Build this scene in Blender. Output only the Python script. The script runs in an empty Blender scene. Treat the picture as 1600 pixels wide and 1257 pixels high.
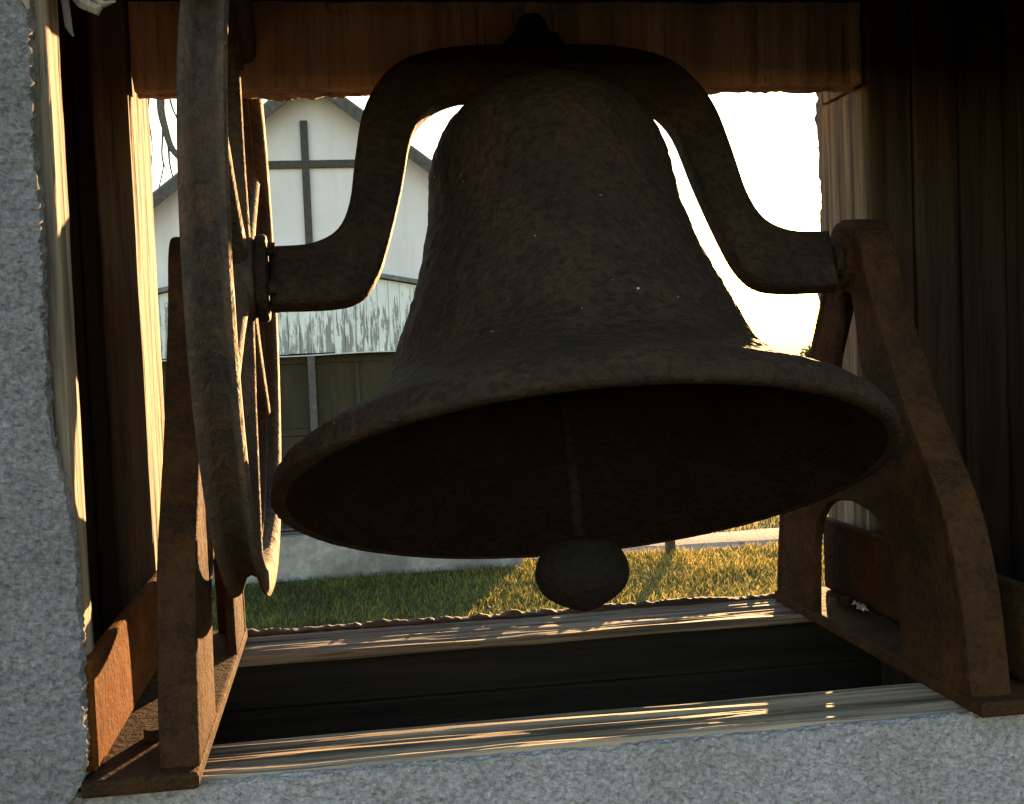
import bpy, bmesh, math, random
import numpy as np
from mathutils import Vector, noise, Matrix
random.seed(7)
rng = np.random.default_rng(7)
S = bpy.context.scene
C = S.collection
PI = math.pi

# ------------------------------------------------------------------ camera
GZ = 0.0
EYE = Vector((0, 0, 2.3))
cam = bpy.data.cameras.new('camera')
cam.sensor_width = 36.0
cam.lens = 36.0 * 1850 / 1600
cam.clip_start = 0.02
cam.clip_end = 3000
co = bpy.data.objects.new('camera', cam)
C.objects.link(co)
S.camera = co
_v = Vector((532 - 800, 551 - 628.5, 1850)).normalized()      # world +Y in camera axes (x right, y down, z forward)
_n = _v.cross(Vector((1, -.04, 0))).normalized()
if _n.y > 0: _n = -_n
_x = _v.cross(_n)
if _x.x < 0: _x = -_x
# rows: camera right / up / back in world
right = Vector((_x.x, _v.x, _n.x)); down = Vector((_x.y, _v.y, _n.y)); fwd = Vector((_x.z, _v.z, _n.z))
m = Matrix((right, -down, -fwd)).transposed().to_4x4()
m.translation = EYE
co.matrix_world = m

# ------------------------------------------------------------------ sky and sun
SUN_EL, SUN_AZ = math.radians(3.6), math.radians(22.2)        # azimuth from +Y towards +X
W = bpy.data.worlds.new('World'); S.world = W; W.use_nodes = True
nt = W.node_tree; nt.nodes.clear()
sky = nt.nodes.new('ShaderNodeTexSky'); sky.sky_type = 'NISHITA'; sky.sun_disc = False
sky.sun_elevation = SUN_EL; sky.sun_rotation = SUN_AZ
sky.altitude = 2000; sky.air_density = 1.35; sky.dust_density = 1.5; sky.ozone_density = 1.3
bg = nt.nodes.new('ShaderNodeBackground'); bg.inputs[1].default_value = 0.15
wo = nt.nodes.new('ShaderNodeOutputWorld')
nt.links.new(sky.outputs[0], bg.inputs[0]); nt.links.new(bg.outputs[0], wo.inputs[0])
sl = bpy.data.lights.new('sun', 'SUN'); sl.energy = 4.6; sl.angle = math.radians(.5); sl.color = (1, .58, .25)
so = bpy.data.objects.new('sun', sl); C.objects.link(so)
sd = Vector((math.sin(SUN_AZ) * math.cos(SUN_EL), math.cos(SUN_AZ) * math.cos(SUN_EL), math.sin(SUN_EL)))
so.rotation_euler = sd.to_track_quat('Z', 'Y').to_euler()
S.view_settings.view_transform = 'Standard'; S.view_settings.look = 'None'
S.view_settings.gamma = 1; S.view_settings.use_curve_mapping = False
S.view_settings.exposure = 2.95
S.render.engine = 'CYCLES'
S.cycles.max_bounces = 8; S.cycles.diffuse_bounces = 5
S.cycles.use_denoising = True

# ------------------------------------------------------------------ material helpers
class N:
    def __init__(s, name):
        s.m = bpy.data.materials.new(name); s.m.use_nodes = True
        s.t = s.m.node_tree; s.t.nodes.clear()
        s.out = s.new('ShaderNodeOutputMaterial')
        s.b = s.new('ShaderNodeBsdfPrincipled')
        s.l(s.b.outputs[0], s.out.inputs[0])
        s.co = s.new('ShaderNodeTexCoord').outputs['Object']
    def new(s, k, **kw):
        n = s.t.nodes.new(k)
        for a, b in kw.items(): setattr(n, a, b)
        return n
    def l(s, a, b): s.t.links.new(a, b)
    def map(s, sc, rot=(0, 0, 0), src=None):
        n = s.new('ShaderNodeMapping'); n.inputs['Scale'].default_value = sc; n.inputs['Rotation'].default_value = rot
        s.l(src or s.co, n.inputs[0]); return n.outputs[0]
    def noise(s, sc, det=4, rough=.6, vec=None, dist=0.):
        n = s.new('ShaderNodeTexNoise'); n.inputs['Scale'].default_value = sc; n.inputs['Detail'].default_value = det
        n.inputs['Roughness'].default_value = rough; n.inputs['Distortion'].default_value = dist
        s.l(vec or s.co, n.inputs['Vector']); return n.outputs['Fac']
    def voro(s, sc, vec=None, out='Distance'):
        n = s.new('ShaderNodeTexVoronoi'); n.inputs['Scale'].default_value = sc
        s.l(vec or s.co, n.inputs['Vector']); return n.outputs[out]
    def ramp(s, f, stops):
        n = s.new('ShaderNodeValToRGB'); e = n.color_ramp.elements
        while len(e) < len(stops): e.new(.5)
        for k, (p, c) in enumerate(stops):
            e[k].position = p; e[k].color = (*c, 1) if len(c) == 3 else c
        s.l(f, n.inputs[0]); return n.outputs[0]
    def mix(s, f, a, b, mode='MIX'):
        n = s.new('ShaderNodeMix', data_type='RGBA', blend_type=mode)
        if isinstance(f, (int, float)): n.inputs[0].default_value = f
        else: s.l(f, n.inputs[0])
        for q, i in ((a, 6), (b, 7)):
            if isinstance(q, tuple): n.inputs[i].default_value = (*q, 1)
            else: s.l(q, n.inputs[i])
        return n.outputs[2]
    def math(s, op, a, b=0.):
        n = s.new('ShaderNodeMath', operation=op)
        for q, i in ((a, 0), (b, 1)):
            if isinstance(q, (int, float)): n.inputs[i].default_value = q
            else: s.l(q, n.inputs[i])
        return n.outputs[0]
    def bump(s, h, st=.5, d=.01):
        n = s.new('ShaderNodeBump'); n.inputs['Strength'].default_value = st; n.inputs['Distance'].default_value = d
        s.l(h, n.inputs['Height']); s.l(n.outputs[0], s.b.inputs['Normal'])
    def fin(s, col, rough=.9, metal=0., spec=.3):
        if isinstance(col, tuple): s.b.inputs['Base Color'].default_value = (*col, 1)
        else: s.l(col, s.b.inputs['Base Color'])
        if isinstance(rough, (int, float)): s.b.inputs['Roughness'].default_value = rough
        else: s.l(rough, s.b.inputs['Roughness'])
        s.b.inputs['Metallic'].default_value = metal
        s.b.inputs['Specular IOR Level'].default_value = spec
        return s.m

def g(v): return (v, v, v)

def mat_plaster(k=1., name='rough_grey_stucco'):
    n = N(name)
    f1 = n.noise(165, 5, .75); f2 = n.noise(7, 3, .6); f3 = n.noise(330, 3, .7)
    c = n.ramp(f1, [(.28, (.11, .103, .113)), (.44, (.20, .188, .207)), (.58, (.265, .25, .272)), (.78, (.43, .41, .44))])
    c = n.mix(n.ramp(f2, [(.35, g(0.)), (.7, g(1.))]), c, n.mix(1., c, (.80, .79, .76), 'MULTIPLY'))
    sp2 = n.ramp(n.noise(160, 3, .7), [(.53, g(0.)), (.66, g(1.))])
    c = n.mix(n.math('MULTIPLY', sp2, .62), c, (.075, .069, .077))
    sp = n.ramp(n.noise(38, 4, .75), [(.60, g(0.)), (.72, g(1.))])
    c = n.mix(n.math('MULTIPLY', sp, .55), c, (.10, .095, .09))
    h = n.math('ADD', f1, n.math('MULTIPLY', f3, .5))
    n.bump(h, .8, .004)
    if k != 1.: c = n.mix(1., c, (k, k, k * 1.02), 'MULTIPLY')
    return n.fin(c, .95, spec=.15)

def mat_wood(name, axis, light=(.42, .33, .25), dark=(.13, .095, .07), grey=.35, sc=1., con=.05):
    n = N(name)
    s = [42 * sc] * 3; s[axis] = 1.6 * sc
    v = n.map(tuple(s)); f = n.noise(1., 6, .62, v, .25)
    s2 = [180 * sc] * 3; s2[axis] = 5. * sc
    f2 = n.noise(1., 4, .7, n.map(tuple(s2)))
    s3 = [14] * 3; s3[axis] = 1.1
    f3 = n.noise(1., 3, .5, n.map(tuple(s3)))
    c = n.ramp(f, [(.30 + con, dark), (.5, tuple(.5 * (a + b) for a, b in zip(light, dark))), (.68 - con, light)])
    gy = tuple(.5 * (max(light) + .08) for _ in range(3))
    c = n.mix(n.math('MULTIPLY', n.ramp(f3, [(.4, g(0.)), (.62, g(1.))]), grey), c, gy)
    ck = n.ramp(f2, [(.33, g(1.)), (.43, g(0.))])
    c = n.mix(n.math('MULTIPLY', ck, .7), c, tuple(x * .35 for x in dark))
    h = n.math('ADD', n.math('MULTIPLY', f2, .6), f)
    n.bump(h, .75, .004)
    return n.fin(c, .85, spec=.2)

def mat_rust(name, base=(.060, .036, .025), hi=(.14, .07, .035), lo=(.022, .017, .015), fleck=False, bump=.006, grain=140, pitk=.7, spec=.16):
    n = N(name)
    f = n.noise(14, 6, .65); f2 = n.noise(grain, 4, .7); f3 = n.noise(38, 5, .7)
    c = n.ramp(f, [(.32, lo), (.5, base), (.72, hi)])
    c = n.mix(n.ramp(f2, [(.42, g(0.)), (.75, g(.7))]), c, hi)
    c = n.mix(n.ramp(f3, [(.25, g(.5)), (.44, g(0.))]), c, lo)
    if fleck:
        v = n.noise(70, 3, .8); w = n.noise(11, 2, .5)
        k = n.math('MULTIPLY', n.ramp(v, [(.70, g(0.)), (.72, g(1.))]), n.ramp(w, [(.54, g(0.)), (.58, g(1.))]))
        c = n.mix(k, c, (.42, .42, .40))
    pit = n.noise(105, 3, .6)
    c = n.mix(n.ramp(pit, [(.38, g(pitk)), (.52, g(0.))]), c, lo)
    h = n.math('ADD', n.math('ADD', n.math('MULTIPLY', f2, .6), f3), n.math('MULTIPLY', pit, 1.2))
    n.bump(h, 1., bump)
    return n.fin(c, n.ramp(f3, [(.3, g(.75)), (.7, g(.95))]), .0, spec)

M = {}
M['plaster'] = mat_plaster(.88)
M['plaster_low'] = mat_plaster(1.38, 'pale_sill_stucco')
M['woodx'] = mat_wood('weathered_wood_along_x', 0, (.30, .225, .165), (.055, .038, .027), .10, 1., .09)
M['woodb'] = mat_wood('brown_back_sill_wood', 0, (.20, .135, .09), (.045, .028, .019), .12, 1., .08)
M['bark'] = mat_wood('dark_bark', 0, (.06, .036, .024), (.02, .012, .008), .0)
M['woodz'] = mat_wood('weathered_wood_along_z', 2, (.27, .20, .14), (.06, .042, .03), .3, 1., .09)
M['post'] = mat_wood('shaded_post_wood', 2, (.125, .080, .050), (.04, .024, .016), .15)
M['lintel'] = mat_wood('brown_lintel_wood', 2, (.40, .255, .19), (.17, .10, .075), .1, .8)
M['darkwood'] = mat_wood('dark_interior_wood', 2, (.062, .036, .022), (.02, .012, .009), .05)
M['darkwoody'] = mat_wood('dark_interior_wood_along_y', 1, (.062, .036, .022), (.02, .012, .009), .05)
M['pit'] = mat_wood('dark_pit_boards', 0, (.030, .022, .016), (.012, .009, .007), 0.)  # plain near-black brown, darker than the other lining boards
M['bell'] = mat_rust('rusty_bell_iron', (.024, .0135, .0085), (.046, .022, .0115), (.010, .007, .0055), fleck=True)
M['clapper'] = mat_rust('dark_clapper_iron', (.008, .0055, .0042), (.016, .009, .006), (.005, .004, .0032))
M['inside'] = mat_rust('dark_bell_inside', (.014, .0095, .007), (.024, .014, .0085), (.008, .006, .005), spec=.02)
M['yoke'] = mat_rust('rusty_yoke_iron', (.020, .0125, .0085), (.044, .023, .012), (.009, .0075, .006))
M['wheel'] = mat_rust('rusty_wheel_iron', (.045, .034, .029), (.11, .058, .034), (.02, .018, .017), bump=.003, pitk=.35)
M['stand'] = mat_rust('rusty_stand_iron', (.031, .0165, .0095), (.072, .031, .0115), (.014, .0095, .0075), bump=.004, grain=260, pitk=.35, spec=.03)
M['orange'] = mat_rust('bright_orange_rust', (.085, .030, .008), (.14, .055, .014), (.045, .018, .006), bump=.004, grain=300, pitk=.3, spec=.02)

# ------------------------------------------------------------------ geometry helpers
def link(o, parent=None):
    C.objects.link(o)
    if parent: o.parent = parent
    return o

def mk(name, verts, faces, mat, parent=None, smooth=False, origin=None):
    """one mesh object from world coordinates; its origin is the parent's (or its own)"""
    me = bpy.data.meshes.new(name)
    v = np.asarray(verts, float)
    off = np.array(origin or (0, 0, 0), float); q = parent
    while q is not None:
        if q.get('local'): off = np.zeros(3); break
        off = off + np.array(q.location); q = q.parent
    me.from_pydata((v - off).tolist(), [], [tuple(int(i) for i in f) for f in faces])
    me.materials.append(mat)
    if smooth: me.polygons.foreach_set('use_smooth', [True] * len(me.polygons))
    me.update()
    o = bpy.data.objects.new(name, me)
    if parent is None and origin: o.location = origin
    return link(o, parent)

def thing(name, label, cat, loc=(0, 0, 0), group=None, local=False):
    o = bpy.data.objects.new(name, None); o.location = loc; o.empty_display_size = .05
    o['label'] = label; o['category'] = cat
    if group: o['group'] = group
    if local: o['local'] = True
    return link(o)

def tag(o, label, cat, group=None):
    o['label'] = label; o['category'] = cat
    if group: o['group'] = group
    return o

def sub(name, parent, loc=(0, 0, 0)):
    o = bpy.data.objects.new(name, None); o.location = loc
    return link(o, parent)

BOXF = [(0, 3, 2, 1), (4, 5, 6, 7), (0, 1, 5, 4), (1, 2, 6, 5), (2, 3, 7, 6), (3, 0, 4, 7)]
def boxv(x0, x1, y0, y1, z0, z1):
    return [(x0, y0, z0), (x1, y0, z0), (x1, y1, z0), (x0, y1, z0), (x0, y0, z1), (x1, y0, z1), (x1, y1, z1), (x0, y1, z1)]

def box(name, b, mat, parent=None, bevel=.004, origin=None):
    o = mk(name, boxv(*b), BOXF, mat, parent, origin=origin)
    if bevel:
        bm = bmesh.new(); bm.from_mesh(o.data)
        bmesh.ops.bevel(bm, geom=bm.edges[:], offset=bevel, segments=2, affect='EDGES', profile=.5)
        bm.to_mesh(o.data); bm.free()
    return o

def gridbox(b, n, fn):
    """surface of a box as a grid of n cells per axis, each vertex moved by fn(p, outward)"""
    x0, x1, y0, y1, z0, z1 = b
    lo = np.array([x0, y0, z0]); hi = np.array([x1, y1, z1]); n = np.array(n)
    idx = {}; V = []; F = []
    def vid(i, j, k):
        key = (i, j, k)
        q = idx.get(key)
        if q is None:
            t = np.array(key) / n
            p = lo + (hi - lo) * t
            nn = np.array([(-1. if c == 0 else (1. if c == m_ else 0.)) for c, m_ in zip(key, n)])
            q = len(V); idx[key] = q
            V.append(fn(p, nn / (np.linalg.norm(nn) + 1e-9)))
        return q
    for a in range(3):
        u, w = (a + 1) % 3, (a + 2) % 3
        for side in (0, n[a]):
            for i in range(n[u]):
                for j in range(n[w]):
                    q = []
                    for di, dj in ((0, 0), (1, 0), (1, 1), (0, 1)):
                        k = [0, 0, 0]; k[a] = int(side); k[u] = i + di; k[w] = j + dj
                        q.append(vid(*k))
                    F.append(q if side else q[::-1])
    return V, F

def nz(p, s, seed=0.):
    return noise.noise(Vector((p[0] * s[0] + seed, p[1] * s[1] + seed * 1.7, p[2] * s[2] - seed)))

def timber(name, b, axis, mat, parent, seed=0., amp=.0022, cell=(.02, .006), ragged=.003, smooth=False):
    L = [b[1] - b[0], b[3] - b[2], b[5] - b[4]]
    n = [max(2, int(round(L[k] / (cell[0] if k == axis else cell[1])))) for k in range(3)]
    s1 = [60.] * 3; s1[axis] = 2.2
    s2 = [150.] * 3; s2[axis] = 6.
    s3 = [20.] * 3; s3[axis] = 9.
    def fn(p, nn):
        d = amp * (nz(p, s1, seed) * .9 + nz(p, s2, seed + 9) * .55) + .0012 * nz(p, s3, seed + 4)
        e = np.count_nonzero(np.abs(nn) > .1)
        if e > 1: d -= ragged * (.6 + .9 * abs(nz(p, s3, seed + 2)))
        return p + nn * d
    V, F = gridbox(b, n, fn)
    return mk(name, V, F, mat, parent, smooth)

def tube(path, rad, seg=10, cap=True):
    path = [Vector(p) for p in path]
    V = []; F = []
    up = Vector((0, 0, 1)); pu = None
    for i, p in enumerate(path):
        t = (path[min(i + 1, len(path) - 1)] - path[max(i - 1, 0)]).normalized()
        if pu is None:
            a = t.cross(up) if abs(t.dot(up)) < .95 else t.cross(Vector((1, 0, 0)))
            pu = a.normalized()
        pu = (pu - t * pu.dot(t)).normalized()
        w = t.cross(pu); r = rad[i] if hasattr(rad, '__len__') else rad
        for k in range(seg):
            a = 2 * PI * k / seg
            V.append(p + (pu * math.cos(a) + w * math.sin(a)) * r)
    for i in range(len(path) - 1):
        for k in range(seg):
            F.append((i * seg + k, i * seg + (k + 1) % seg, (i + 1) * seg + (k + 1) % seg, (i + 1) * seg + k))
    if cap:
        F.append(tuple(range(seg))[::-1]); F.append(tuple((len(path) - 1) * seg + k for k in range(seg)))
    return [tuple(v) for v in V], F

def lathe(prof, seg=128, axis='z', center=(0, 0, 0)):
    """closed profile of (r, h) turned about an axis"""
    V = []; F = []; n = len(prof)
    for r, h in prof:
        for k in range(seg):
            a = 2 * PI * k / seg
            q = (r * math.cos(a), r * math.sin(a), h)
            if axis == 'x': q = (h, r * math.cos(a), r * math.sin(a))
            V.append(tuple(q[i] + center[i] for i in range(3)))
    for i in range(n - 1):
        for k in range(seg):
            F.append((i * seg + k, i * seg + (k + 1) % seg, (i + 1) * seg + (k + 1) % seg, (i + 1) * seg + k))
    return V, F

def join(*parts):
    V = []; F = []
    for v, f in parts:
        o = len(V); V += list(v); F += [tuple(i + o for i in q) for q in f]
    return V, F

def spline(pts, n):
    """Catmull-Rom through 2-D/3-D points"""
    P = [np.array(p, float) for p in pts]; P = [2 * P[0] - P[1]] + P + [2 * P[-1] - P[-2]]
    out = []
    for i in range(1, len(P) - 2):
        for k in range(n):
            t = k / n
            out.append(.5 * (2 * P[i] + (P[i + 1] - P[i - 1]) * t + (2 * P[i - 1] - 5 * P[i] + 4 * P[i + 1] - P[i + 2]) * t * t + (3 * P[i] - P[i - 1] - 3 * P[i + 1] + P[i + 2]) * t ** 3))
    out.append(P[-2]); return [tuple(p) for p in out]

def plate(outlines, half, bevel, to3):
    """solid plate from 2-D outlines (first outer, rest holes) with rounded edges; to3(u, v, w) -> world"""
    cu = bpy.data.curves.new('outline', 'CURVE'); cu.dimensions = '2D'; cu.fill_mode = 'BOTH'
    cu.extrude = half - bevel; cu.bevel_depth = bevel; cu.bevel_resolution = 2; cu.offset = -bevel
    for ol in outlines:
        s = cu.splines.new('POLY'); s.points.add(len(ol) - 1); s.use_cyclic_u = True
        for p, q in zip(s.points, ol): p.co = (q[0], q[1], 0, 1)
    o = bpy.data.objects.new('outline', cu); C.objects.link(o)
    bpy.context.view_layer.update()
    me = o.to_mesh()
    V = [to3(*v.co) for v in me.vertices]; F = [tuple(p.vertices) for p in me.polygons]
    o.to_mesh_clear(); bpy.data.objects.remove(o); bpy.data.curves.remove(cu)
    bm = bmesh.new()
    vs = [bm.verts.new(v) for v in V]
    for f in F:
        try: bm.faces.new([vs[i] for i in f])
        except ValueError: pass
    bmesh.ops.remove_doubles(bm, verts=bm.verts[:], dist=1e-5)
    bmesh.ops.recalc_face_normals(bm, faces=bm.faces[:])
    bm.verts.index_update()
    V = [tuple(v.co) for v in bm.verts]; F = [tuple(v.index for v in f.verts) for f in bm.faces]
    bm.free()
    return V, F

def autosmooth(o, deg=40):
    me = o.data
    me.polygons.foreach_set('use_smooth', [True] * len(me.polygons))
    me.set_sharp_from_angle(angle=math.radians(deg))
    return o

# ================================================================== GROUND
def mat_ground():
    n = N('turf_soil'); f = n.noise(3, 6, .7); f2 = n.noise(60, 4, .7)
    c = n.ramp(f, [(.3, (.04, .055, .018)), (.6, (.085, .09, .03))])
    c = n.mix(n.ramp(f2, [(.45, g(0.)), (.7, g(1.))]), c, (.12, .10, .05))
    n.bump(f2, 1., .03)
    return n.fin(c, .95, spec=.1)
def mat_path():
    n = N('pale_gravel'); f = n.noise(28, 5, .7); f2 = n.noise(3, 3, .6); v = n.voro(45)
    c = n.ramp(f, [(.3, (.12, .10, .09)), (.5, (.24, .205, .185)), (.75, (.34, .30, .275))])
    c = n.mix(n.ramp(f2, [(.4, g(0.)), (.7, g(.5))]), c, (.20, .165, .13))
    c = n.mix(n.ramp(n.noise(9, 3, .7), [(.60, g(0.)), (.66, g(.8))]), c, (.07, .055, .045))
    n.bump(n.math('ADD', f, v), .8, .02)
    return n.fin(c, .95, spec=.1)

def gh(x, y):
    return .05 * noise.noise(Vector((x * .35, y * .35, 3))) * (1 if y < 11.6 else max(0, 1 - (y - 11.6) / .5) if y < 12.1 else 0)

xs = np.concatenate([[-1500, -400, -120, -50, -25], np.arange(-14, 20.01, .25), [26, 50, 120, 400, 1500]])
ys = np.concatenate([[-600, -100, -30, -10, -4], np.arange(0, 22.01, .25), [26, 34, 50, 90, 200, 600, 2500]])
V = [(x, y, gh(x, y) if -14 <= x <= 20 and 0 <= y <= 22 else 0) for y in ys for x in xs]
nx = len(xs)
F = [(j * nx + i, j * nx + i + 1, (j + 1) * nx + i + 1, (j + 1) * nx + i) for j in range(len(ys) - 1) for i in range(nx - 1)]
ground = mk('ground', V, F, mat_ground(), smooth=True); ground['kind'] = 'structure'

# gravel path to the right of the chapel front
px = np.arange(1.86, 40, .25)
V = []; F = []
for i, x in enumerate(px):
    wob = .10 * noise.noise(Vector((x * 1.3, 0, 0))) + .05 * noise.noise(Vector((x * 5, 2, 0)))
    wob2 = .12 * noise.noise(Vector((x * 1.1, 9, 0)))
    y0 = 12.38 - .11 * (x - 3) * .6 + wob; y1 = 13.5 - .06 * (x - 3) + wob2
    for k in range(6):
        t = k / 5; V.append((x, y0 + (y1 - y0) * t, .006 + .035 * math.sin(PI * t) ** .5))
    if i:
        for k in range(5): F.append(((i - 1) * 6 + k, i * 6 + k, i * 6 + k + 1, (i - 1) * 6 + k + 1))
path = mk('gravel_path', V, F, mat_path(), smooth=True); path['kind'] = 'structure'

# ================================================================== BELL TOWER
tower = thing('bell_tower', 'stuccoed masonry bell tower with rough timber framed opening around the bell', 'bell tower', (.25, 1.45, 0))

EDGE = [(1.80, -.258), (1.907, -.2485), (1.948, -.247), (1.996, -.2479), (2.068, -.2473), (2.146, -.2487), (2.2, -.256), (2.258, -.2605), (2.305, -.260), (2.416, -.2578), (2.525, -.2589), (2.628, -.2564), (3.3, -.256)]
def edge_x(z): return float(np.interp(z, [e[0] for e in EDGE], [e[1] for e in EDGE]))
def stucco_disp(p, amp=1.):
    return amp * (.0016 * nz(p, (110, 110, 110)) + .0020 * nz(p, (240, 240, 240), 5) + .002 * nz(p, (16, 16, 16), 8))

# left pier: its ragged edge and rounded foot face the opening
def fn_pier(p, nn):
    p = p.copy(); t = (p[0] + .36) / .11
    ex = edge_x(p[2]) - (.0035 if p[2] > 2.22 else .0015); z = p[2]
    p[0] = -.36 + (ex + .36) * t
    if t > .5:
        k = (t - .5) / .5
        p[0] -= k * (.0045 * abs(nz((0, p[1], z), (1, 30, 45), 3)) + .0035 * abs(nz((0, p[1], z), (1, 90, 130), 6)) + (.002 if z > 2.2 else 0))
        if z < 1.935:                                  # rounded bottom corner
            q = (1.935 - z) / .05
            p[0] -= k * .022 * min(1.6, q) ** 2
    return p + nn * stucco_disp(p) - np.array([0, 0, 0])
V1, F1 = gridbox((-.36, -.25, 1.130, 1.150, 1.874, 3.02), (46, 8, 440), fn_pier)
V0, F0 = gridbox((-.80, -.36, 1.130, 1.150, 1.874, 3.02), (40, 4, 110), lambda p, nn: p + nn * stucco_disp(p))
# wall under the sill
def fn_sill(p, nn):
    p = p.copy()
    d = stucco_disp(p)
    if p[2] > 1.84 and p[1] < 1.155:
        k = (p[2] - 1.84) / .05
        p[2] += k * (.0035 * nz((p[0], p[1], 0), (38, 60, 1), 4) + .0035 * nz((p[0], p[1], 0), (120, 90, 1), 7)) - .001
    return p + nn * d
V2, F2 = gridbox((-.34, .76, 1.149, 1.1575, 1.70, 1.893), (400, 4, 74), fn_sill)
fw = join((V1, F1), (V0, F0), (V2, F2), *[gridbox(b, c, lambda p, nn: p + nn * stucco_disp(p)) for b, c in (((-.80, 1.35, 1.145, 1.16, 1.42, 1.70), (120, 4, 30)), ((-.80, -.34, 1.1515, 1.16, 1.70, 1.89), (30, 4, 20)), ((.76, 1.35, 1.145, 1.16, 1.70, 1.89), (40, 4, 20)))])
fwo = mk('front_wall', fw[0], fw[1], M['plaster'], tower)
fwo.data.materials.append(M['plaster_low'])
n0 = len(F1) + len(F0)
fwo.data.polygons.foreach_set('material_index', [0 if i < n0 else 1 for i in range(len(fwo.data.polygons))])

def stucco_block(name, b, cells, parent=tower):
    V, F = gridbox(b, cells, lambda p, nn: p + nn * stucco_disp(p))
    return mk(name, V, F, M['plaster'], parent)
stucco_block('front_pier', (.80, 1.35, 1.13, 1.165, 1.895, 3.02), (60, 4, 110))
stucco_block('front_wall_head', (-.243, .799, 1.13, 1.165, 2.675, 3.02), (100, 4, 40))
stucco_block('tower_base', (-.80, 1.35, 1.150, 1.93, 0, 1.417), (80, 40, 60))

# back wall with its ragged opening
def fn_back(side):
    def fn(p, nn):
        p = p.copy()
        r = .007 * nz(p, (35, 35, 35), 11) + .005 * nz(p, (110, 110, 110), 12)
        if side == 'l' and nn[0] > .1: p[0] += r
        if side == 'r' and nn[0] < -.1: p[0] += r + .006 * nz(p, (1, 1, 9), 2)
        if side == 't' and nn[2] < -.1: p[2] += r * .9
        if side == 'b' and nn[2] > .1: p[2] += r * .9
        return p + nn * stucco_disp(p)
    return fn
bw = [gridbox((-.80, -.273, 1.795, 1.84, 1.42, 3.02), (60, 6, 200), fn_back('l')),
      gridbox((.790, 1.35, 1.795, 1.87, 1.42, 3.02), (60, 8, 200), fn_back('r')),
      gridbox((-.273, .790, 1.795, 1.87, 2.725, 3.02), (120, 8, 30), fn_back('t')),
      gridbox((-.272, .752, 1.757, 1.87, 1.42, 1.862), (160, 10, 30), fn_back('b'))]
bwj = join(*bw); mk('back_wall', bwj[0], bwj[1], M['plaster'], tower)
stucco_block('side_wall', (-.80, -.43, 1.168, 1.793, 1.42, 3.02), (10, 20, 40))
stucco_block('side_wall', (.98, 1.35, 1.168, 1.793, 1.42, 3.02), (10, 20, 40))
# boards lining the chamber
for sx in (-1, 1):
    for k in range(5):
        y0 = 1.212 + k * .118
        xa = -.428 if sx < 0 else .962
        box('lining_board', (xa, xa + .016, y0 + .001, y0 + .115, 1.5, 2.98), M['darkwood'], tower, .003)
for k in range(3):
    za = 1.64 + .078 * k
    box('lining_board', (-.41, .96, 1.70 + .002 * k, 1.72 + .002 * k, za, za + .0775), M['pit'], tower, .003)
for xa, xb in ((-.412, -.36), (-.358, -.307), (.7545, .82), (.822, .89), (.892, .961)):
    ya = 1.772 if xa < 0 else 1.600
    box('lining_board', (xa, xb - .002, ya, ya + (.021 if xa < 0 else .010), 1.64, 2.955), M['darkwood'], tower, .003)
for k in range(8):
    x0 = -.42 + k * .175
    box('ceiling_board', (x0, x0 + .171, 1.17, 1.79, 2.96 + .002 * (k % 2), 2.985), M['darkwoody'], tower, .003)
    box('floor_board', (x0, x0 + .171, 1.17, 1.69, 1.60 + .002 * (k % 3), 1.63), M['darkwoody'], tower, .003)
# roof
rv = [(-1.0, .95, 3.021), (1.55, .95, 3.021), (1.55, 2.0, 3.021), (-1.0, 2.0, 3.021), (-1.0, 1.47, 3.62), (1.55, 1.47, 3.62)]
mk('roof', rv, [(3, 2, 1, 0), (0, 1, 5, 4), (2, 3, 4, 5), (0, 4, 3), (1, 2, 5)], M['darkwood'], tower)

# timber frame
timber('sill_beam', (-.258, .80, 1.1585, 1.266, 1.80, 1.8945), 0, M['woodx'], tower, 1., amp=.004, cell=(.012, .003))
timber('sill_beam', (-.30, .80, 1.612, 1.752, 1.882, 1.8945), 0, M['woodb'], tower, 5., amp=.0035, cell=(.014, .0045), ragged=.005)
timber('jamb_post', (-.30, -.2535, 1.1525, 1.206, 1.897, 2.68), 2, M['woodz'], tower, 2., cell=(.012, .005))
timber('jamb_post', (.757, .80, 1.167, 1.206, 1.897, 2.68), 2, M['woodz'], tower, 3.)
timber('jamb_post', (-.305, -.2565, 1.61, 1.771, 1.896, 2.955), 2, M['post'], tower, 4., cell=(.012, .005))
timber('jamb_post', (.751, .80, 1.613, 1.771, 1.896, 2.649), 2, M['woodz'], tower, 6., cell=(.012, .005))
timber('jamb_post', (.7515, .80, 1.656, 1.770, 2.651, 2.728), 2, M['woodz'], tower, 6.5, cell=(.02, .01))
timber('lintel_beam', (-.2535, .753, 1.612, 1.652, 2.651, 2.768), 2, M['lintel'], tower, 7., amp=.0012, cell=(.02, .008), ragged=.004)
timber('lintel_beam', (-.2535, .753, 1.604, 1.652, 2.775, 2.95), 2, M['lintel'], tower, 8., amp=.0012, cell=(.03, .012))
timber('lintel_beam', (-.36, .86, 1.167, 1.209, 2.682, 2.95), 0, M['darkwood'], tower, 9., amp=.002, cell=(.03, .01))
timber('lintel_beam', (-.2535, .80, 1.656, 1.771, 2.731, 2.95), 0, M['darkwood'], tower, 10., cell=(.03, .012))
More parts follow.
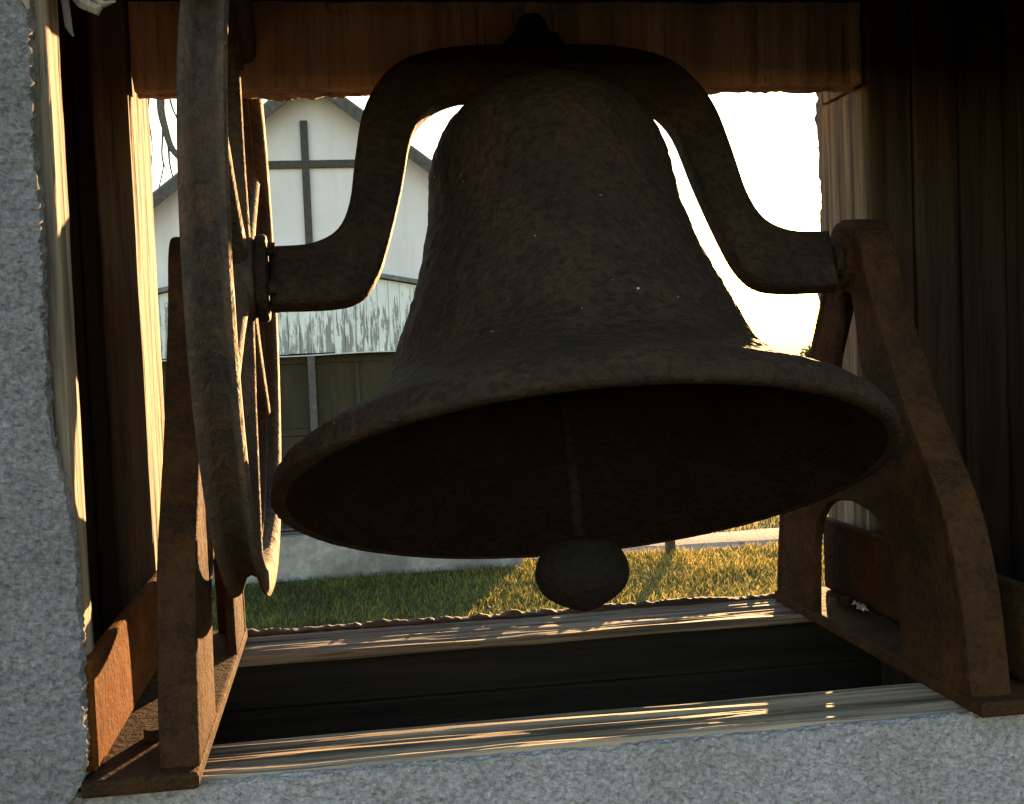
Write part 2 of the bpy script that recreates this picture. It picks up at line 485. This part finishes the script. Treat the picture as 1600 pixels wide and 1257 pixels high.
def ragged_strip(name, x0, x1, y, z, hgt, seed, mat):
    V = []; F = []; n = int((x1 - x0) / .004); k = 10
    for i in range(n + 1):
        x = x0 + (x1 - x0) * i / n
        a = max(.12, .55 + .75 * noise.noise(Vector((x * 9, seed, 0))) + .5 * noise.noise(Vector((x * 40, seed, 3))) + .35 * noise.noise(Vector((x * 120, seed, 5))))
        for j in range(k):
            t = 2 * PI * j / k
            rr = 1 + .35 * noise.noise(Vector((x * 60, j * 2.1, seed)))
            V.append((x, y + .010 * math.cos(t) * rr, z + hgt * a * math.sin(t) * rr))
        if i:
            for j in range(k): F.append(((i - 1) * k + j, (i - 1) * k + (j + 1) % k, i * k + (j + 1) % k, i * k + j))
    return mk(name, V, F, mat, tower)
ragged_strip('bark_edge', -.16, .745, 1.748, 1.8955, .0085, 3, M['bark'])
ragged_strip('bark_edge', -.25, .75, 1.645, 2.651, .0075, 8, M['lintel'])
# splinters hanging under the front lintel
for pts_, r0 in (([(-.245, 1.166, 2.665), (-.221, 1.160, 2.633), (-.208, 1.157, 2.626), (-.204, 1.156, 2.630)], .007),
                 ([(-.225, 1.168, 2.66), (-.205, 1.162, 2.632), (-.192, 1.158, 2.6345)], .005),
                 ([(-.240, 1.170, 2.65), (-.236, 1.163, 2.612), (-.232, 1.161, 2.603)], .004),
                 ([(-.275, 1.140, 2.66), (-.266, 1.128, 2.632), (-.262, 1.126, 2.618)], .006)):
    rr_ = [r0 * (1, .9, .75, .2)[min(3, int(3.01 * q / (len(pts_) - 1)))] for q in range(len(pts_))]
    vv, ff = tube(pts_, rr_, 6)
    mk('splinter', vv, ff, M['woodz'], tower)

# ================================================================== BELL (turns about its axle)
AX = Vector((.2725, 1.448, 2.401)); TILT = .39
bell = thing('church_bell', 'large rusty cast iron bell hanging tilted from its yoke in the tower opening', 'bell', AX, local=True)
bell.rotation_euler = (-TILT, 0, 0)
HS = [0, .03, .07, .12, .18, .26, .34, .42, .47, .505, .525]
RS = [.3567, .345, .281, .2300, .2060, .1785, .1595, .1510, .1300, .0934, .0621]
pr = spline(list(zip(RS, HS)), 14)
outer = [(r, h - .29) for r, h in pr]
inner = [(.340, -.292), (.318, -.272), (.262, -.225), (.208, -.172), (.182, -.11), (.157, -.03), (.141, .05), (.134, .13), (.110, .178), (.06, .200), (.004, .205)]
inner = [tuple(q) for q in spline(inner, 5)]
top = [(.05, .2365), (.004, .2365)]
prof = list(reversed(inner)) + [(.350, -.2935)] + outer + top
vv, ff = lathe(prof, 360)
vv2 = []
for p in vv:
    P = np.array(p); r = math.hypot(p[0], p[1])
    d = .0012 * nz(P, (24, 24, 24)) + .0016 * nz(P, (62, 62, 62), 4) + .0013 * nz(P, (120, 120, 120), 7)
    if r > 1e-3: P[:2] *= 1 + d / r
    vv2.append(tuple(P))
body = mk('bell_body', vv2, ff, M['bell'], bell, True)
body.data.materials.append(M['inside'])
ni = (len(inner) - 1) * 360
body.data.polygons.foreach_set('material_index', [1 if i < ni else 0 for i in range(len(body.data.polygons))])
# yoke
oh = [(.352, .027), (.335, .027), (.30, .030), (.27, .047), (.253, .085), (.243, .15), (.230, .215), (.205, .263), (.168, .294), (.10, .3105), (0, .313)]
ih = [(0, .237), (.08, .236), (.112, .2335), (.146, .216), (.171, .18), (.188, .105), (.208, .03), (.224, -.015), (.245, -.041), (.28, -.05), (.352, -.05)]
def half(pts, n=4): return spline(pts, n)
o_r = half(oh); i_r = half(ih)
loop = o_r + [(-x, z) for x, z in reversed(o_r)][1:] + [(-x, z) for x, z in reversed(i_r)] + i_r[1:]
vv, ff = plate([loop], .0175, .0085, lambda u, v, w: (u, -w, v))
yoke = autosmooth(mk('yoke', vv, ff, M['yoke'], bell), 35)
# crown stud with nut on top of the yoke
cs = [(.043, .3095), (.041, .322), (.030, .330), (.024, .338), (.022, .352), (.016, .362), (.001, .364)]
vv, ff = lathe(cs, 8); nutv = [(x * 1.0, y * .8, z) for x, y, z in vv]
autosmooth(mk('crown_nut', nutv, ff, M['yoke'], bell), 30)
# axle pins
for s in (-1, 1):
    x0, x1 = (.3525, .43) if s > 0 else (.3525, .447)
    vv, ff = tube([(s * x0, 0, -.01), (s * x1, 0, -.01)], .021, 20)
    autosmooth(mk('axle_pin', vv, ff, M['yoke'], bell))
# hub flange + bolts between yoke and wheel
vv, ff = lathe([(.001, -.3665), (.05, -.3665), (.052, -.364), (.052, -.356), (.05, -.3535), (.001, -.3535)], 28, 'x', (0, 0, -.01))
autosmooth(mk('yoke_flange', vv, ff, M['yoke'], bell))
for k in range(4):
    a = PI / 4 + k * PI / 2
    vv, ff = tube([(-.352, .036 * math.cos(a), -.01 + .036 * math.sin(a)), (-.343, .036 * math.cos(a), -.01 + .036 * math.sin(a))], .008, 6)
    mk('bolt', vv, ff, M['yoke'], bell)
# rope wheel
WX, WR = -.3855, .372
wheel_c = (WX, 0, -.01)
sec = [(-.0245, .368), (-.022, .374), (-.017, .372), (-.011, .354), (0, .349), (.011, .354), (.017, .372), (.022, .374), (.0245, .368), (.023, .346), (.016, .339), (.005, .337), (.004, .330), (-.004, .330), (-.005, .337), (-.016, .339), (-.023, .346), (-.0245, .368)]
vv, ff = lathe([(r, h * .90) for h, r in sec], 160, 'x', wheel_c)
wheel = autosmooth(mk('wheel_rim', vv, [f[::-1] for f in ff], M['wheel'], bell), 50)
wheel.name = 'rope_wheel'
for k in range(6):
    a = math.radians(28 + 60 * k) + TILT
    c, s_ = math.cos(a), math.sin(a)
    pth = [(WX, r * c, -.01 + r * s_) for r in (.035, .15, .326)]
    vv, ff = tube(pth, [.014, .0115, .0105], 10)
    autosmooth(mk('spoke', vv, ff, M['wheel'], wheel))
vv, ff = lathe([(.022, -.018), (.046, -.018), (.050, -.012), (.050, .012), (.046, .018), (.022, .018)], 28, 'x', wheel_c)
autosmooth(mk('hub', vv, [f[::-1] for f in ff], M['wheel'], wheel))
# clapper: rusted fast along the bell's axis
vv, ff = tube([(-.012, -.006, .205), (-.014, -.01, 0), (-.016, -.012, -.352)], [.006, .006, .008], 12)
clap = autosmooth(mk('clapper', vv, ff, M['inside'], bell))
bp = [(.001, .037), (.020, .036), (.041, .029), (.0505, .013), (.0525, -.002), (.0475, -.017), (.034, -.029), (.017, -.0375), (.007, -.041), (.001, -.042)]
vv, ff = lathe([(r, h - .392) for r, h in spline(bp, 4)], 48)
vv = [(x - .017, y - .012, z) for x, y, z in vv]
mk('clapper_ball', vv, [f[::-1] for f in ff], M['clapper'], clap, True)

# ================================================================== BELL STANDS
FR = [(-.290, 1.909), (-.282, 1.965), (-.268, 2.03), (-.240, 2.10), (-.192, 2.165), (-.157, 2.21), (-.120, 2.27), (-.078, 2.34), (-.058, 2.385), (-.046, 2.415), (-.026, 2.436), (0, 2.442)]
AR = [(-.130, 1.909), (-.126, 1.97), (-.120, 2.01), (-.103, 2.047), (-.065, 2.073), (0, 2.083)]
SLOT = [(0, 2.352), (.015, 2.347), (.022, 2.33), (.035, 2.27), (.055, 2.20), (.05, 2.175), (.03, 2.163), (0, 2.16)]
def stand(label, xc, out):
    """A-frame casting in the plane X = xc, its base running outwards (out = -1 left, +1 right)"""
    cy = 1.440; hw = .0185 if out < 0 else .0225
    t = thing('bell_stand', label, 'bell stand', (xc, cy, 1.9), 'iron stands carrying the bell')
    fr = spline(FR, 4)
    rear = [(-u * (.93 if z < 2.15 else 1.), z) for u, z in fr]
    ar = spline(AR, 4)
    o = fr + [q for q in reversed(rear)][1:] + [(-u, z) for u, z in ar] + list(reversed(ar))[1:]
    sl_ = spline(SLOT, 3); slot = sl_ + [(-u, z) for u, z in reversed(sl_)][1:-1]
    xw = xc - out * (hw - .007)                                     # thin web in the inner plane, edge flanges running outwards
    vv, ff = plate([o, slot], .006, .003, lambda u, v, w: (xw + w, cy + u, v))
    vv = [(p[0] + .0006 * nz(p, (60, 60, 60), 2), p[1] + .0008 * nz(p, (40, 40, 40), 3), p[2]) for p in vv]
    autosmooth(mk('side_frame', vv, ff, M['stand'], t), 35)
    for k_, edge in ((0, fr), (1, rear)):
        V = []; F = []
        for i, (u, z) in enumerate(edge):
            a_ = edge[max(i - 1, 0)]; b_ = edge[min(i + 1, len(edge) - 1)]
            du, dz = b_[0] - a_[0], b_[1] - a_[1]; L_ = math.hypot(du, dz) + 1e-9
            nu, nzv = (-dz / L_, du / L_) if k_ == 0 else (dz / L_, -du / L_)      # outward normal
            for t_, x_ in ((.0015, -hw), (.0015, hw), (-.0115, hw), (-.0115, -hw)):
                wob = .0007 * noise.noise(Vector((u * 60, z * 60, x_ * 80)))
                V.append((xc + x_ * 1.03, cy + u + nu * (t_ + wob), z + nzv * (t_ + wob)))
            if i:
                for j in range(4): F.append(((i - 1) * 4 + j, (i - 1) * 4 + (j + 1) % 4, i * 4 + (j + 1) % 4, i * 4 + j))
        F += [(0, 1, 2, 3), tuple((len(edge) - 1) * 4 + j for j in (3, 2, 1, 0))]
        fo = mk('edge_flange', V, F, M['stand'], t)
        bm = bmesh.new(); bm.from_mesh(fo.data); bmesh.ops.recalc_face_normals(bm, faces=bm.faces[:])
        bmesh.ops.bevel(bm, geom=[e for e in bm.edges if e.is_manifold and e.calc_face_angle() > .8], offset=.003, segments=2, affect='EDGES', profile=.5)
        bm.to_mesh(fo.data); bm.free(); autosmooth(fo, 40)
    xi, xo = xc - out * (hw + .001), xc + out * (.088 if out < 0 else .066)
    xa, xb = min(xi, xo), max(xi, xo)
    box('base_plate', (xa, xb, 1.128, 1.722, 1.8945, 1.911), M['stand'], t, .004)
    fx = sorted((xo, xo + out * -.013))
    yy = (1.150, 1.712)
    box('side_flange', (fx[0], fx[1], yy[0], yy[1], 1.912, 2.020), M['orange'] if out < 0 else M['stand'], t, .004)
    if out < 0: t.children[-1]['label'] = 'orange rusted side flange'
    for y in (1.245, 1.60):
        vv, ff = tube([(xc + out * .038, y, 1.909), (xc + out * .038, y, 1.922)], .011, 6)
        mk('bolt', vv, ff, M['stand'], t)
    vv, ff = lathe([(.020, -.014), (.034, -.014), (.037, -.012), (.037, .012), (.034, .014), (.020, .014)], 28, 'x', (xc - out * (hw - .008), AX.y, 2.392))
    autosmooth(mk('bearing', vv, [f[::-1] for f in ff], M['stand'], t))
    return t
stand('rusty iron A-frame bell stand beside the rope wheel, its base flange glowing in sunlight', -.170, -1)
stand('dark iron A-frame bell stand under the sunlit axle, arch open to the grass', .662, 1)

# pale scrap lying on the right stand's base
rs = random.Random(2); V = []; F = []
for q in range(4):
    cx_, cy_ = .690 + rs.uniform(-.012, .012), 1.545 + rs.uniform(-.02, .02); o_ = len(V)
    for j in range(5):
        for i in range(3):
            V.append((cx_ + (i - 1) * .004 + rs.uniform(-.002, .002), cy_ + (j - 2) * .0045, 1.9135 + abs(rs.gauss(0, .004)) + .002))
    F += [(o_ + j * 3 + i, o_ + j * 3 + i + 1, o_ + j * 3 + i + 4, o_ + j * 3 + i + 3) for j in range(4) for i in range(2)]

# ================================================================== CHAPEL
def mat_white():
    n = N('white_gable_stucco'); f = n.noise(1.1, 4, .55); f2 = n.noise(40, 4, .6)
    c = n.ramp(f, [(.3, (.59, .55, .575)), (.7, (.70, .655, .68))])
    st = n.noise(1., 5, .65, n.map((5, 5, .7)))
    c = n.mix(n.ramp(st, [(.5, g(0.)), (.75, g(.45))]), c, (.46, .43, .44))
    n.bump(f2, .3, .006)
    return n.fin(c, .9, spec=.2)
def mat_peel():
    n = N('peeling_white_paint')
    v = n.map((26, 26, 3.2)); f = n.noise(1., 6, .72, v, .4)
    z = n.noise(1., 3, .5, n.map((2.2, 2.2, .9)))
    sep = n.new('ShaderNodeSeparateXYZ'); n.l(n.co, sep.inputs[0])
    # peels more near the weathered lower ends of the boards
    low = n.new('ShaderNodeMapRange'); n.l(sep.outputs[2], low.inputs[0])
    low.inputs[1].default_value = 2.25; low.inputs[2].default_value = 3.0; low.inputs[3].default_value = .11; low.inputs[4].default_value = -.05
    k = n.math('ADD', n.math('ADD', f, low.outputs[0]), n.math('MULTIPLY', n.math('SUBTRACT', z, .5), .35))
    mask = n.ramp(k, [(.565, g(0.)), (.60, g(1.))])
    wd = n.ramp(n.noise(1., 5, .6, n.map((120, 120, 5))), [(.3, (.17, .165, .172)), (.7, (.32, .31, .315))])
    pt = n.ramp(n.noise(6, 3, .6), [(.3, (.56, .57, .58)), (.7, (.70, .70, .69))])
    c = n.mix(mask, pt, wd)
    n.bump(n.math('SUBTRACT', 1., mask), .6, .003)
    return n.fin(c, .8, spec=.25)
def mat_simple(name, a, b, sc=8, bump=.003, rough=.85, stretch=None):
    n = N(name); v = n.map(stretch) if stretch else None
    f = n.noise(sc, 5, .65, v)
    c = n.ramp(f, [(.3, a), (.7, b)]); n.bump(f, .5, bump)
    return n.fin(c, rough, spec=.25)
def mat_concrete():
    n = N('stained_concrete'); f = n.noise(2.2, 5, .65); f2 = n.noise(14, 5, .7)
    c = n.ramp(f2, [(.3, (.19, .18, .178)), (.7, (.31, .295, .29))])
    c = n.mix(n.ramp(f, [(.42, g(0.)), (.62, g(.75))]), c, (.095, .09, .088))
    n.bump(f2, .5, .006)
    return n.fin(c, .92, spec=.15)
sc_ = mk('leaf_scrap', V, F, mat_simple('dry_pale_leaf', (.22, .21, .20), (.42, .40, .38), 60), None, origin=(.69, 1.545, 1.912))
tag(sc_, 'pale crumpled leaf scrap lying on the base of the right bell stand', 'leaf scrap')
MW = mat_white(); MP = mat_peel(); MC = mat_concrete()
MO = mat_simple('olive_door_paint', (.019, .0155, .008), (.036, .029, .0145), 1., .002, .8, (18, 18, 2))
MD = mat_simple('dark_brown_trim', (.05, .045, .042), (.10, .09, .082), 20)
MR = mat_simple('grey_roof_shingle', (.10, .095, .095), (.20, .19, .185), 14)
MT = mat_simple('cross_timber', (.04, .036, .035), (.075, .067, .065), 30)

chapel = thing('chapel', 'white gabled chapel with a dark cross and peeling board porch front', 'chapel', (-.2, 12.3, 0))
XC = -.2; HW = 1.90; APZ = 5.05; SLP = .765
ez = APZ - SLP * HW
yb = 19.5; yg = 12.42
V = [(XC - HW, yg, .46), (XC + HW, yg, .46), (XC + HW, yg, ez), (XC, yg, APZ), (XC - HW, yg, ez)]
V += [(x, yb, z) for x, y, z in V]
mk('gable_wall', V, [(0, 1, 2, 3, 4), (9, 8, 7, 6, 5), (0, 4, 9, 5), (4, 3, 8, 9), (3, 2, 7, 8), (2, 1, 6, 7), (1, 0, 5, 6)], MW, chapel)
# roof slabs with fascia
for s in (-1, 1):
    run = HW + .14; th_ = .085
    dz = -SLP * run
    def rp(t, y, k): return (XC + s * run * t, y, APZ + .015 + dz * t + k)
    V = [rp(0, yg - .26, 0), rp(1, yg - .26, 0), rp(1, yb + .2, 0), rp(0, yb + .2, 0), rp(0, yg - .26, th_), rp(1, yg - .26, th_), rp(1, yb + .2, th_), rp(0, yb + .2, th_)]
    mk('roof', V, BOXF, MR, chapel)
    V = [rp(0, yg - .285, -.075), rp(1, yg - .285, -.075), rp(1, yg - .262, -.075), rp(0, yg - .262, -.075), rp(0, yg - .285, th_ - .03), rp(1, yg - .285, th_ - .03), rp(1, yg - .262, th_ - .03), rp(0, yg - .262, th_ - .03)]
    mk('fascia_board', V, BOXF, MD, chapel)
# cross
cr = box('wall_cross', (-.304, -.228, yg - .045, yg - .003, 3.30, 4.68), MT, chapel, .004)
for xa, xb in ((-.86, -.306), (-.226, .40)):
    box('cross_arm', (xa, xb, yg - .043, yg - .003, 4.200, 4.276), MT, cr, .004)
# porch front: peeling boards under a low gable roof
PXC = -.45; yp = 12.2
def pz(x): return 3.20 - .193 * abs(x - PXC)
bw_ = .1135; x = -2.10; k = 0
rb = random.Random(3)
while x < 1.70:
    x1 = x + bw_ - .004; dy = rb.uniform(-.004, .004); zb = 2.30 + rb.uniform(-.008, .006)
    V = [(x, yp + dy, zb), (x1, yp + dy, zb), (x1, yp + .025 + dy, zb), (x, yp + .025 + dy, zb), (x, yp + dy, pz(x)), (x1, yp + dy, pz(x1)), (x1, yp + .025 + dy, pz(x1)), (x, yp + .025 + dy, pz(x))]
    mk('board', V, BOXF, MP, chapel)
    x += bw_
box('backing_beam', (-2.08, 1.70, yp + .032, yp + .12, 2.33, 2.55), MD, chapel, .005)
for s in (-1, 1):
    xe = -2.18 if s < 0 else 1.80
    V = [(PXC, yp - .07, 3.215), (xe, yp - .07, pz(xe) + .012), (xe, yg - .002, pz(xe) + .012), (PXC, yg - .002, 3.215)]
    V += [(a, b, c + .045) for a, b, c in V]
    mk('porch_roof', V, BOXF if s > 0 else [f[::-1] for f in BOXF], MR, chapel)
# cable along the lower ends of the boards
vv, ff = tube([(x_, yp - .018, 2.293 - .014 * math.sin((x_ + 3) * 1.9) ** 2) for x_ in np.arange(-2.1, 1.75, .12)], .006, 6)
mk('cable', vv, ff, mat_simple('white_cable', (.5, .5, .5), (.6, .6, .6)), chapel)
# recessed olive front below
yo = 12.34
xg = [-2.08, -1.65, -1.2, -.68, -.30, .16, .74, 1.22, 1.69]
for a, b in zip(xg[:-1], xg[1:]):
    box('door_panel', (a + .008, b - .008, yo, yo + .05, .47, 1.455), MO, chapel, .006)
    box('door_panel', (a + .008, b - .008, yo + .006, yo + .05, 1.535, 2.195), MO, chapel, .006)
    box('batten', (b - .022, b + .022, yo - .022, yo - .001, .47, 2.20), MO, chapel, .004)
box('rail', (-2.10, 1.70, yo - .012, yo + .05, 1.46, 1.53), MO, chapel, .005)
box('rail', (-2.10, 1.70, yo - .016, yo + .05, 2.20, 2.325), MO, chapel, .005)
po = box('porch_post', (-.335, -.262, yp - .02, yp + .055, .43, 2.285), MD, chapel, .006)
box('post_bracket', (-.365, -.232, yp - .045, yp - .022, .40, .455), MD, po, .004)
for zz in (.462, .50):
    box('threshold', (-2.10, 1.70, yp + .07, yo - .03, zz - .0, zz + .018), MD, chapel, .003)
V, F = gridbox((-2.12, 1.78, yp - .06, yg + 1, -.1, .455), (100, 6, 12), lambda p, nn: p + nn * (.012 * nz(p, (3, 3, 3)) + .006 * nz(p, (12, 12, 12))))
mk('foundation', V, F, MC, chapel)

# ================================================================== POST BY THE PATH
vv, ff = gridbox((3.335, 3.425, 12.13, 12.22, -.1, 1.02), (3, 3, 14), lambda p, nn: p + nn * .004 * nz(p, (20, 20, 4)))
fp = mk('wooden_post', vv, ff, mat_simple('post_wood', (.03, .02, .016), (.06, .042, .032), 20), None, origin=(3.38, 12.17, 0))
tag(fp, 'short dark post standing between the lawn and the gravel path', 'post')

# ================================================================== TREES
def mat_bark(): return mat_simple('grey_bark', (.06, .05, .042), (.13, .11, .095), 30, .01)
MB_ = mat_bark()
def mat_leaf(name, a, b):
    n = N(name); gi = n.new('ShaderNodeNewGeometry')
    c = n.ramp(gi.outputs['Random Per Island'], [(0, a), (1, b)])
    tr = n.new('ShaderNodeBsdfTranslucent'); n.l(c, tr.inputs[0])
    mx = n.new('ShaderNodeMixShader'); mx.inputs[0].default_value = .4
    n.fin(c, .7, spec=.2)
    n.l(n.b.outputs[0], mx.inputs[1]); n.l(tr.outputs[0], mx.inputs[2]); n.l(mx.outputs[0], n.out.inputs[0])
    return n.m
def bare_tree(loc, seed, h, label, limbs=()):
    r = random.Random(seed); t = thing('bare_tree', label, 'tree', loc)
    P = []
    def grow(p, d, L, rad, depth):
        pts = [p]; q = p.copy(); dd = d.copy(); n = 5
        for i in range(n):
            dd = (dd + Vector((r.gauss(0, .13), r.gauss(0, .13), r.gauss(0, .08) - (.05 if depth > 2 else -.03)))).normalized()
            q = q + dd * L / n; pts.append(q.copy())
        rr = [rad * (1 - .55 * i / n) for i in range(n + 1)]
        P.append((depth, tube(pts, rr, 7 if depth < 2 else 4)))
        if depth >= 5: return
        for i in range(2, n + 1):
            for _ in range(2 if depth > 0 else 1):
                if r.random() < (.85 if depth < 3 else .62):
                    a = Vector((r.gauss(0, 1), r.gauss(0, 1), r.gauss(.15, .6))).normalized()
                    nd = (dd * .75 + a * .75).normalized()
                    grow(pts[i], nd, L * r.uniform(.5, .72), rr[i] * r.uniform(.45, .62), depth + 1)
    grow(Vector(loc) - Vector((0, 0, .2)), Vector((0.05, 0, 1)), h * .5, h * .030, 0)
    for pts_, ra, rb_, dep in limbs:
        q = spline(pts_, 5); P.append((dep, tube(q, list(np.linspace(ra, rb_, len(q))), 7)))
    a = join(*[x for d, x in P if d == 0]); mk('trunk', a[0], a[1], MB_, t, True)
    a = join(*[x for d, x in P if d in (1, 2)]); mk('branches', a[0], a[1], MB_, t, True)
    a = join(*[x for d, x in P if d > 2]); o = mk('twigs', a[0], a[1], MB_, t, True)
    return t
LIMBS = [([(-3.5, 15.5, 4.6), (-2.95, 15.5, 5.35), (-2.365, 15.5, 5.72), (-2.112, 15.5, 5.66), (-2.088, 15.5, 5.409), (-2.051, 15.5, 5.209), (-1.97, 15.5, 4.93), (-1.75, 15.5, 4.71), (-1.5, 15.4, 4.6)], .075, .03, 1),
         ([(-2.07, 15.5, 5.30), (-2.089, 15.5, 5.09), (-2.107, 15.5, 4.891), (-2.10, 15.5, 4.715), (-2.167, 15.5, 4.46)], .016, .009, 3),
         ([(-2.03, 15.5, 5.13), (-2.025, 15.52, 4.92), (-2.019, 15.5, 4.769), (-1.985, 15.5, 4.56)], .018, .010, 3),
         ([(-2.106, 15.5, 4.80), (-2.07, 15.5, 4.70), (-2.05, 15.5, 4.62)], .009, .006, 3),
         ([(-2.0, 15.5, 5.75), (-1.96, 15.5, 5.5), (-1.91, 15.5, 5.35), (-1.80, 15.5, 5.10)], .015, .009, 3),
         ([(-2.2, 15.5, 5.70), (-2.25, 15.5, 5.4), (-2.22, 15.5, 5.0), (-2.26, 15.5, 4.6)], .012, .007, 3)]
bare_tree((-3.9, 15.6, 0), 11, 7.0, 'bare leafless tree behind the left eave of the chapel', LIMBS)

MLH = mat_leaf('hedge_leaves', (.03, .045, .015), (.07, .085, .03))
def bush(loc, rad, h, seed, label, n=2600):
    r = np.random.default_rng(seed); t = thing('bush', label, 'bush', loc, 'bushes along the far edge of the grass')
    d = r.normal(size=(n, 3)); d /= np.linalg.norm(d, axis=1)[:, None]
    lob = 1 + .28 * np.array([noise.noise(Vector(q * 2.2 + seed)) for q in d])
    p = d * (r.random(n) ** .45)[:, None] * lob[:, None] * np.array([rad, rad, h * .55]) + np.array([0, 0, h * .5])
    p[:, 2] = np.maximum(p[:, 2], .05)
    a = r.normal(size=(n, 3)) * .09; b = r.normal(size=(n, 3)) * .06
    V = np.stack([p - a, p + b, p + a, p - b], 1).reshape(-1, 3) + np.array(loc)
    mk('foliage', V, [(4 * i, 4 * i + 1, 4 * i + 2, 4 * i + 3) for i in range(n)], MLH, t)
    vv, ff = tube([(loc[0], loc[1], -.1), (loc[0], loc[1], h * .5)], [.09, .04], 7); mk('stem', vv, ff, MB_, t)
for k, (x, y, rd, h) in enumerate([(19.5, 44, 1.9, 1.9), (16.2, 46, 2.1, 1.6), (23.2, 45, 2.2, 2.1), (12.6, 47, 1.8, 1.5)]):
    bush((x, y, 0), rd, h, 30 + k, ['rounded bush on the horizon just left of the right jamb', 'low bush on the horizon behind the bell waist', 'tallest bush at the right end of the far row', 'smallest bush at the left end of the far row'][k])

# ================================================================== GRASS
def mat_grass():
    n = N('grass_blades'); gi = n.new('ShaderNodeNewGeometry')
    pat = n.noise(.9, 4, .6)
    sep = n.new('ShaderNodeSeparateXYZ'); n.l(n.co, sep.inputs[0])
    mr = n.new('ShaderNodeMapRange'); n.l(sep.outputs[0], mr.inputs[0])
    mr.inputs[1].default_value = .2; mr.inputs[2].default_value = 2.2; mr.inputs[3].default_value = -.16; mr.inputs[4].default_value = .12  # chapel's shade painted into blade colour: darker, greener left; strawier on the sunlit right
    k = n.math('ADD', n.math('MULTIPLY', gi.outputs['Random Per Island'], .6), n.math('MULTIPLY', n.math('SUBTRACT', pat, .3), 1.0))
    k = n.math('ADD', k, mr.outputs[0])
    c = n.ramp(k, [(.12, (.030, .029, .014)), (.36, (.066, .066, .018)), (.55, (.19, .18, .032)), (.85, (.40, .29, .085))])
    tr = n.new('ShaderNodeBsdfTranslucent'); n.l(c, tr.inputs[0])
    mx = n.new('ShaderNodeMixShader'); mx.inputs[0].default_value = .5
    n.fin(c, .6, spec=.25)
    n.l(n.b.outputs[0], mx.inputs[1]); n.l(tr.outputs[0], mx.inputs[2]); n.l(mx.outputs[0], n.out.inputs[0])
    return n.m
def blades(n, x0, x1, y0, y1, h, w, seed):
    r = np.random.default_rng(seed)
    x = r.uniform(x0, x1, n); y = r.uniform(y0, y1, n)
    z = np.array([gh(a, b) for a, b in zip(x, y)]) - .004
    keep = ~((y > 12.12) & (x < 1.80) & (x > -2.14)) & ~((x > 1.86) & (y > 12.42 - .066 * (x - 3) + .1 * np.sin(x * 3)) & (y < 13.5 - .06 * (x - 3) + .08 * np.sin(x * 4)))
    x, y, z = x[keep], y[keep], z[keep]; n = len(x)
    hh = h * (.35 + .8 * r.random(n) ** 1.6) * (.75 + .5 * np.array([noise.noise(Vector((a * 1.3, b * 1.3, 7))) + .5 for a, b in zip(x, y)]))
    a = r.uniform(0, 2 * PI, n); l = r.uniform(.2, .95, n) * hh; b = r.uniform(0, 2 * PI, n)
    wx, wy = np.cos(a) * w * .5, np.sin(a) * w * .5; lx, ly = np.cos(b) * l, np.sin(b) * l
    P = np.empty((n, 5, 3))
    P[:, 0] = np.stack([x - wx, y - wy, z], 1); P[:, 1] = np.stack([x + wx, y + wy, z], 1)
    P[:, 2] = np.stack([x + .35 * lx + .8 * wx, y + .35 * ly + .8 * wy, z + hh * .62], 1)
    P[:, 3] = np.stack([x + .35 * lx - .8 * wx, y + .35 * ly - .8 * wy, z + hh * .62], 1)
    P[:, 4] = np.stack([x + lx, y + ly, z + hh], 1)
    return P.reshape(-1, 3), n
sets = [blades(90000, -2.2, 5.2, 5.6, 12.5, .075, .007, 1), blades(26000, -9, 12, 2.4, 17, .08, .010, 2), blades(26000, 3, 14, 13.2, 20, .07, .012, 3)]
P = np.concatenate([s[0] for s in sets]); n = len(P) // 5
me = bpy.data.meshes.new('grass')
base = np.arange(n)[:, None] * 5
quads = base + np.array([[0, 1, 2, 3]]); tris = base + np.array([[3, 2, 4]])
me.vertices.add(len(P)); me.vertices.foreach_set('co', P.ravel())
li = np.concatenate([quads.ravel(), tris.ravel()])
me.loops.add(len(li)); me.loops.foreach_set('vertex_index', li.astype(np.int32))
ls = np.concatenate([np.arange(n) * 4, 4 * n + np.arange(n) * 3]).astype(np.int32)
me.polygons.add(2 * n); me.polygons.foreach_set('loop_start', ls)
me.update(calc_edges=True)
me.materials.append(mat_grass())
gr = link(bpy.data.objects.new('grass', me)); gr['kind'] = 'stuff'
gr['label'] = 'short dry green and straw coloured lawn grass'
